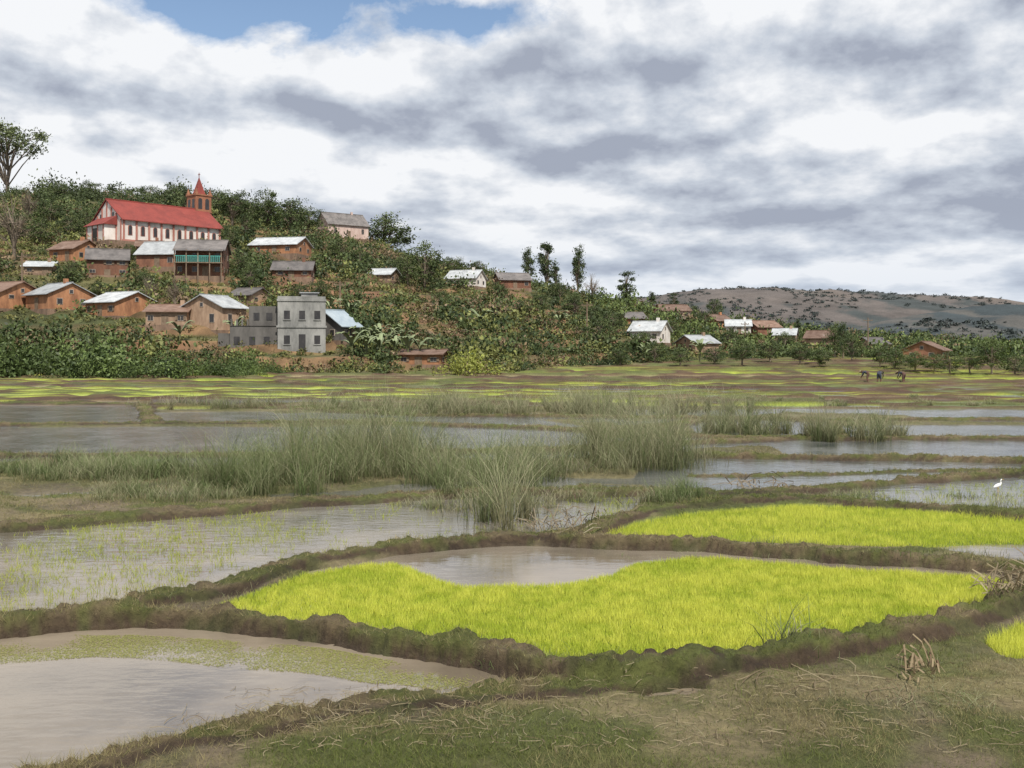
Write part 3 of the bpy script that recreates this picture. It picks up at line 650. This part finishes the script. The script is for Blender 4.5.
for px,py,hp,sx in((385,246,32,1.4),(366,244,24,1.3),(425,290,48,.95),(408,287,34,1.),(398,280,22,1.2),(60,200,18,1.4),(150,205,22,1.3),(178,207,26,1.1),(232,224,36,1.2),(250,226,30,1.2),(268,228,38,1.1),(290,230,36,1.2),(308,232,26,1.3),(246,240,26,1.1),(230,250,26,1.),(218,215,28,1.2),(120,200,18,1.4),(90,200,20,1.3),
    (68,283,24,1.),(40,245,28,1.2),(70,238,26,1.2),(20,240,30,1.3),(86,230,22,1.1),(50,225,26,1.3),(455,275,20,1.3),(478,276,16,1.4),(600,350,36,1.1),(640,352,22,1.4),(612,330,20,1.5),(575,318,26,1.1),(560,300,20,1.2),(705,325,14,1.5),(715,318,22,.8),(835,357,34,.8),(852,360,28,1.),(800,364,22,1.5),(770,362,22,1.5),(742,364,24,1.4),(820,366,18,1.6),(895,370,24,1.5),(915,372,20,1.6),(935,372,18,1.7),(992,374,36,1.),(970,374,22,1.5),(1015,374,22,1.4),(1040,374,30,1.4),(540,312,20,1.4),(520,318,18,1.4),(340,262,24,1.2),(360,270,22,1.2),(320,300,22,1.1),(300,300,18,1.3),(250,290,26,1.),(240,275,22,1.1),(130,262,18,1.2),(590,325,22,1.3),(655,362,20,1.5),(680,366,18,1.7),(620,364,18,1.5),(715,364,18,1.6),(500,300,18,1.3),(440,310,20,1.2),(880,366,22,1.4),(950,374,22,1.5),(785,352,20,1.3),(728,350,22,1.2),(672,340,20,1.2),(690,322,18,1.3),(100,300,20,1.2),(145,290,20,1.2)):
    tree('broadleaf_tree','round',px,py,hp,sx)
for px,py,hp,sx in((547,287,48,1.),(528,283,36,.9),(578,292,48,.7),(627,302,32,1.4),(556,290,26,1.1),(798,340,22,1.),(652,305,14,1.2),(674,304,12,1.2),(187,222,36,.9),(843,358,36,1.)):
    tree('eucalyptus_tree','tall',px,py,hp,sx)
for px,py,hp,sx in((592,302,30,1.),(175,310,34,1.2),(150,305,30,1.2)): tree('bare_tree','bare',px,py,hp,sx)
# shrub masses
def shrub_template(nq,ls):
    P=[];C=[]
    for i in range(8):
        c=rng.normal(size=3)*np.array([.45,.45,.22]);c[2]=abs(c[2])+.25;n=nq//8
        P.append(c+rng.normal(size=(n,3))*.2);C.append(np.full(n,rng.uniform(.6,1.4)))
    P=np.concatenate(P);P[:,2]=np.maximum(P[:,2],.0);C=np.concatenate(C)
    return leaves(P,ls,np.repeat(C[:,None],3,1)*rng.uniform(.8,1.2,(len(P),1)))
TS=[shrub_template(136,.115) for _ in range(8)];TB=[shrub_template(600,.06) for _ in range(4)];TT=[shrub_template(40,.22) for _ in range(5)]
def scatter_shrubs(name,X,Y,S,colf,temps,hs=1.):
    Z=ground(X,Y)[0];parts=[]
    for x,y,z,s in zip(X,Y,Z,S):
        V,Fa,C=temps[rng.integers(len(temps))];a=rng.uniform(0,6.28);ca,sa=math.cos(a),math.sin(a)
        W=np.stack([V[:,0]*ca-V[:,1]*sa,V[:,0]*sa+V[:,1]*ca,V[:,2]*hs*rng.uniform(.75,1.3)],-1)*s+np.array([x,y,z-.15*s])
        parts.append((W,Fa,C*np.array(colf(x,y))))
    V,Fa,C=cat(parts);add(name,mesh_np(name,V,Fa,C),[M_leaf])
def shrubcol(x,y):
    r=rng.random();zone=math.sin(x*.09+1.3*math.sin(y*.07))*math.sin(y*.11+x*.03)
    if r<.12: return (.17,.12,.07)
    if r<.20+.28*(zone>.1): return (.15,.16,.05)
    a=rng.random();return (.03+.055*a,.048+.062*a,.017+.02*a)
def blocked(u,y,front=13,big=0.):
    m=np.zeros(len(u),bool)
    for su,sy,sw in SITES: m|=(np.abs(u-su)<sw+.004+big)&(y>sy-front)&(y<sy+8)
    return m
n=9500;u=rng.uniform(-.62,.62,n);y=rng.uniform(108,300,n);x=u*y
F0=np.interp(u,UF,FF);t=(y-F0)/(280-F0)
dn=fbm(x*.045,y*.045,400,3);w=ss(.30,.5,dn)*.85+.25
w=w*np.interp(u,[-.6,-.15,0,.15,.3,.6],[1.,1.,.8,.8,.8,.8])+ss(.75,1,t)*.4*(u<0)
k=(t>.03)&(rng.random(n)<w)&~blocked(u,y,10);x=x[k];y=y[k];u=u[k]
scatter_shrubs('hillside_shrubs',x,y,.75+2.1*rng.random(len(x))**1.6,shrubcol,TS)
n=11000;u=rng.uniform(-.6,.6,n);y=rng.uniform(112,290,n);x=u*y;F0=np.interp(u,UF,FF);k=((y-F0)/(280-F0)>.0)
x=x[k];y=y[k];scatter_shrubs('hillside_undergrowth',x,y,rng.uniform(.35,.9,len(x)),lambda a,b:(lambda q:(.07+.11*q,.08+.09*q,.025+.035*q))(rng.random()),TT)
n=320;u=rng.uniform(-.62,-.13,n);y=rng.uniform(250,300,n);k=~blocked(u,y,30,.01)
scatter_shrubs('ridge_woodland',(u*y)[k],y[k],1.8+3.6*rng.random(k.sum())**1.5,lambda a,b:(lambda q:(.035+.055*q,.052+.06*q,.02+.02*q))(rng.random()),TB,1.15)
n=110;u=rng.uniform(-.6,-.23,n);y=rng.uniform(103,116,n)
scatter_shrubs('hedge',u*y,y,rng.uniform(1.1,3.1,n)*np.interp(u,[-.6,-.4,-.3,-.23],[1.35,1.2,.8,.6]),lambda a,b:(lambda q:(.03+.075*q,.05+.095*q,.017+.025*q))(rng.random()),TB,1.25)
n=260;u=rng.uniform(-.3,.2,n);F0=np.interp(u,UF,FF);y=F0+rng.uniform(0,18,n);k=~blocked(u,y,8)
scatter_shrubs('field_edge_shrubs',(u*y)[k],y[k],rng.uniform(.6,1.7,k.sum()),shrubcol,TS)
n=480;u=rng.uniform(.08,.62,n);y=rng.uniform(182,250,n);k=~blocked(u,y,10)
scatter_shrubs('village_edge_bushes',(u*y)[k],y[k],rng.uniform(1.0,3.4,k.sum()),lambda a,b:(lambda q:(.035+.10*q,.055+.12*q,.02+.03*q))(rng.random()),TS,1.1)
X0,Y0,Z0=locate(478,372);scatter_shrubs('round_bush',np.array([X0-1.8,X0,X0+1.8]),np.array([Y0-4,Y0-3.5,Y0-4]),np.array([2.2,2.7,2.2]),lambda a,b:(.22,.24,.05),TB)
n=3400;u=rng.uniform(.1,.6,n);y=rng.uniform(900,2800,n);x=u*y;k=fbm(x*.006,y*.003,500,4)>.47
scatter_shrubs('distant_trees',x[k],y[k],rng.uniform(3.,9.,k.sum()),lambda a,b:(.042,.052,.048),[shrub_template(32,.28) for _ in range(3)],.8)
# banana plants
def banana():
    parts=[tube([(0,0,-.1),(0,0,.6),(.03,0,1.1)],[.12,.09,.05],6,(.12,.13,.06))]
    for i in range(12):
        a=rng.uniform(0,6.28);L=rng.uniform(1.3,2.1);n=7;V=[]
        up=rng.uniform(.9,2.2);c=np.array((.16,.19,.10))*rng.uniform(.8,1.6)
        for j in range(n+1):
            t=j/n;r=L*t*.7;zz=1.0+up*L*(t*.9-.6*t*t);w=.17*math.sin(math.pi*min(t*.9+.08,1))+.01
            cx,cy=r*math.cos(a),r*math.sin(a);V+=[(cx-w*math.sin(a),cy+w*math.cos(a),zz-.06),(cx,cy,zz),(cx+w*math.sin(a),cy-w*math.cos(a),zz-.06)]
        Fs=[]
        for j in range(n): Fs+=[(3*j,3*j+1,3*j+4,3*j+3),(3*j+1,3*j+2,3*j+5,3*j+4)]
        parts.append((np.array(V),np.array(Fs),np.tile(c,(len(V),1))))
    return mesh_np('banana',*cat(parts))
BN=[banana() for _ in range(3)]
for px,py in((352,360),(366,358),(380,360),(395,358),(408,360),(420,358),(372,352),(388,350),(402,351),(360,350),(380,346),(396,345),(330,318),(350,322),(560,330),(235,340),(480,330),(180,345),(645,362),(700,362)):
    X0,Y0,Z0=locate(px,py);add('banana_plant',BN[rng.integers(3)],[M_leaf],(X0,Y0,Z0-.1),rng.uniform(0,6),rng.uniform(1.1,1.5))
def pole(px,py,hpx):
    X0,Y0,Z0=locate(px,py);h=hpx*Y0/FP;e=empty('utility_pole',(X0,Y0,Z0),rng.uniform(-.4,.4))
    V,Fa,C=tube([(0,0,-.5),(0,0,h*.5),(0,0,h)],[.15,.13,.1],8);add('mast',mesh_np('mast',V,Fa,C,smooth=True),[M_wood],parent=e)
    B=MB();B.box(-.9,.9,-.06,.06,h-.6,h-.48)
    for q in(-.8,0.3,.8): B.box(q-.04,q+.04,-.04,.04,h-.48,h-.3)
    B.obj('crossarm',[M_wood],e)
for a in((587,338,36),(868,354,36),(340,314,32),(22,290,36),(745,344,22)): pole(*a)
# ---------------- people & egret ----------------
def skin(name,vs,es,rs,sub=2):
    me=bpy.data.meshes.new(name);me.from_pydata(vs,es,[]);o=bpy.data.objects.new(name,me);scene.collection.objects.link(o)
    o.modifiers.new('Skin','SKIN')
    for i,r in enumerate(rs): me.skin_vertices[0].data[i].radius=(r,r)
    me.skin_vertices[0].data[0].use_root=True
    s=o.modifiers.new('Sub','SUBSURF');s.levels=sub;s.render_levels=sub
    dg=bpy.context.evaluated_depsgraph_get();m2=bpy.data.meshes.new_from_object(o.evaluated_get(dg));bpy.data.objects.remove(o);m2.name=name
    m2.polygons.foreach_set('use_smooth',[True]*len(m2.polygons));return m2
M_skin=mottled('skin_brown',(.10,.05,.03),(.14,.07,.045),5,.6,0)
M_hat=mottled('straw_hat',(.2,.16,.09),(.28,.22,.13),9,.9,.1)
cl=[mottled('cloth_a',(.03,.035,.05),(.05,.055,.08),5,.9,.1),mottled('cloth_b',(.08,.04,.03),(.11,.06,.045),5,.9,.1),mottled('cloth_c',(.06,.06,.05),(.09,.08,.07),5,.9,.1)]
def worker(px,py,rz,ci):
    X0,Y0=g(px,py);Z0=max(gz(X0,Y0),-.05)
    vs=[(0,0,.84),(.16,0,.98),(.38,0,1.02),(.5,0,.98),(.6,0,.94),(.66,0,.90),
        (-.02,.1,.8),(.05,.13,.43),(-.03,.14,.05),(.1,.14,.02),(-.02,-.1,.8),(.1,-.13,.43),(.02,-.14,.05),(.15,-.14,.02),
        (.38,.18,.98),(.46,.22,.72),(.58,.16,.48),(.61,.15,.40),(.38,-.18,.98),(.48,-.22,.72),(.62,-.12,.48),(.65,-.11,.40)]
    es=[(0,1),(1,2),(2,3),(3,4),(4,5),(0,6),(6,7),(7,8),(8,9),(0,10),(10,11),(11,12),(12,13),(2,14),(14,15),(15,16),(16,17),(2,18),(18,19),(19,20),(20,21)]
    rs=[.17,.16,.18,.06,.11,.10,.12,.09,.045,.04,.12,.09,.045,.04,.075,.05,.035,.035,.075,.05,.035,.035]
    me=skin('body',vs,es,rs);[me.materials.append(m) for m in(M_skin,cl[ci],cl[(ci+1)%3])]
    for f in me.polygons:
        c=f.center
        f.material_index=0 if (c.x>.47 or c.z<.4 or (c.z<.6 and c.x>.4)) else (1 if c.x>.1 else 2)
    e=empty('field_worker',(X0,Y0,Z0),rz);add('body',me,[],parent=e)
    V,Fa,C=tube([(0,0,0),(0,0,.015),(0,0,.03),(0,0,.12)],[.24,.23,.11,.08],12);o=add('hat',mesh_np('hat',V,Fa,C,smooth=True),[M_hat],parent=e);o.location=(.66,0,.98);o.rotation_euler=(0,.7,0)
for a in((868,383,2.6,0),(879,383.5,.9,2),(904,383,2.2,0)): worker(*a)
M_feather=mottled('white_feathers',(.7,.7,.68),(.8,.8,.78),8,.8,.05);M_beak=mottled('beak_yellow',(.5,.3,.04),(.6,.36,.05),8,.5,0)
def egret(px,py,rz,sc):
    X0,Y0=g(px,py);Z0=max(gz(X0,Y0),0)-.01
    e=empty('egret',(X0,Y0,Z0),rz);e.scale=(sc,)*3
    me=skin('body',[(0,0,.34),(-.13,0,.30),(-.26,0,.25),(.11,0,.38),(.18,0,.45),(.15,0,.53),(.18,0,.60),(.235,0,.61)],[(0,1),(1,2),(0,3),(3,4),(4,5),(5,6),(6,7)],[.085,.075,.02,.065,.03,.022,.03,.018])
    add('body',me,[M_feather],parent=e)
    pr=[tube([(.25,0,.61),(.34,0,.595)],[.013,.003],6)]
    for s in(-1,1): pr.append(tube([(0,.03*s,.3),(-.02,.03*s,.16),(.0,.03*s,.0),(.06,.03*s,.0)],[.014,.008,.008,.005],6))
    add('beak_and_legs',mesh_np('beak_and_legs',*cat(pr)),[M_beak],parent=e)
egret(998,492,.3,.45)
# ---------------- light, world, camera ----------------
EL=math.radians(52);AZ=math.radians(158)
sd=Vector((math.sin(AZ)*math.cos(EL),math.cos(AZ)*math.cos(EL),math.sin(EL)))
sl=bpy.data.lights.new('sun','SUN');sl.energy=5.0;sl.angle=math.radians(.5);sl.color=(1,.95,.86)
so=bpy.data.objects.new('sun',sl);scene.collection.objects.link(so);so.rotation_euler=sd.to_track_quat('Z','Y').to_euler();so.location=(0,0,100)
wd=bpy.data.worlds.new('World');scene.world=wd;wd.use_nodes=True;nt=wd.node_tree;nt.nodes.clear();L=nt.links.new
out=N(nt,'ShaderNodeOutputWorld');sky=N(nt,'ShaderNodeTexSky');sky.sky_type='NISHITA';sky.sun_disc=False;sky.sun_elevation=EL;sky.sun_rotation=AZ
bgs=N(nt,'ShaderNodeBackground');bgs.inputs[1].default_value=.14;L(sky.outputs[0],bgs.inputs[0])
tc=N(nt,'ShaderNodeTexCoord');sp=N(nt,'ShaderNodeSeparateXYZ');L(tc.outputs['Generated'],sp.inputs[0])
def Mt(op,a,b=None,clamp=False):
    m=N(nt,'ShaderNodeMath',operation=op);m.use_clamp=clamp
    for i,v in enumerate((a,b)):
        if v is None: continue
        if isinstance(v,(int,float)): m.inputs[i].default_value=v
        else: L(v,m.inputs[i])
    return m.outputs[0]
zc=Mt('ADD',Mt('MAXIMUM',sp.outputs[2],0.0),.10)
lz=Mt('LOGARITHM',zc,2.718)
cb=N(nt,'ShaderNodeCombineXYZ');L(sp.outputs[0],cb.inputs[0]);L(sp.outputs[1],cb.inputs[1]);L(Mt('MULTIPLY',lz,.6),cb.inputs[2])
def noise(vec,scale,det=8,ro=.55,dist=0.,off=(0,0,0),sc=(1,1,1)):
    mp=N(nt,'ShaderNodeMapping');mp.inputs['Location'].default_value=off;mp.inputs['Scale'].default_value=sc;L(vec,mp.inputs[0])
    n=N(nt,'ShaderNodeTexNoise');n.inputs['Scale'].default_value=scale;n.inputs['Detail'].default_value=det;n.inputs['Roughness'].default_value=ro;n.inputs['Distortion'].default_value=dist
    L(mp.outputs[0],n.inputs['Vector']);return n.outputs[0]
a=noise(cb.outputs[0],4.6,10,.57,.0,(3,1,0));b=noise(cb.outputs[0],4.6,5,.5,.0,(3.012,1,.045))
big=noise(cb.outputs[0],1.9,4,.5,0,(5.1,2,.6))
emb=Mt('MULTIPLY',Mt('SUBTRACT',a,b),2.9)
val=Mt('ADD',Mt('ADD',Mt('MULTIPLY',a,.8),Mt('MULTIPLY',big,1.2)),Mt('ADD',emb,-.42))
val=Mt('SUBTRACT',val,Mt('MULTIPLY',sp.outputs[0],.14))
cr=N(nt,'ShaderNodeValToRGB');cr.color_ramp.elements[0].position=.22;cr.color_ramp.elements[0].color=(.37,.41,.50,1)
cr.color_ramp.elements[1].position=.84;cr.color_ramp.elements[1].color=(.92,.935,.96,1)
e1=cr.color_ramp.elements.new(.50);e1.color=(.58,.63,.71,1);L(val,cr.inputs[0])
bgc=N(nt,'ShaderNodeBackground');bgc.inputs[1].default_value=1.0
hz=N(nt,'ShaderNodeMapRange');hz.inputs[1].default_value=0;hz.inputs[2].default_value=.12;hz.inputs[3].default_value=.5;hz.inputs[4].default_value=0;L(sp.outputs[2],hz.inputs[0])
mxc=N(nt,'ShaderNodeMixRGB');mxc.inputs[2].default_value=(.56,.66,.80,1);L(hz.outputs[0],mxc.inputs[0]);L(cr.outputs[0],mxc.inputs[1]);L(mxc.outputs[0],bgc.inputs[0])
nh=noise(cb.outputs[0],8,8,.6,.2,(1,4,0))
dmin=None
for dpx,dpy,rad in((262,4,.13),(340,-18,.12),(462,16,.085),(205,-30,.14)):
    v=Vector(((dpx-CXP)/FP,1,(HZ-dpy)/FP)).normalized()
    sb=N(nt,'ShaderNodeVectorMath',operation='SUBTRACT');L(tc.outputs['Generated'],sb.inputs[0]);sb.inputs[1].default_value=v
    ml=N(nt,'ShaderNodeVectorMath',operation='MULTIPLY');L(sb.outputs[0],ml.inputs[0]);ml.inputs[1].default_value=(1,1,3.8)
    ln=N(nt,'ShaderNodeVectorMath',operation='LENGTH');L(ml.outputs[0],ln.inputs[0])
    d=Mt('DIVIDE',ln.outputs['Value'],rad);dmin=d if dmin is None else Mt('MINIMUM',dmin,d)
cv=N(nt,'ShaderNodeMapRange');cv.inputs[1].default_value=.5;cv.inputs[2].default_value=1.05;L(Mt('ADD',dmin,Mt('MULTIPLY',Mt('SUBTRACT',nh,.5),3.6)),cv.inputs[0])
ms=N(nt,'ShaderNodeMixShader');L(cv.outputs[0],ms.inputs[0]);L(bgs.outputs[0],ms.inputs[1]);L(bgc.outputs[0],ms.inputs[2]);L(ms.outputs[0],out.inputs[0])
cam=bpy.data.cameras.new('camera');cam.lens=36;cam.sensor_width=36;cam.shift_y=-34/1024;cam.clip_end=20000;cam.clip_start=.1
co=bpy.data.objects.new('camera',cam);scene.collection.objects.link(co);co.location=(0,0,CAM_H);co.rotation_euler=(math.radians(90),0,0);scene.camera=co
scene.view_settings.view_transform='Standard';scene.view_settings.look='None';scene.view_settings.exposure=0
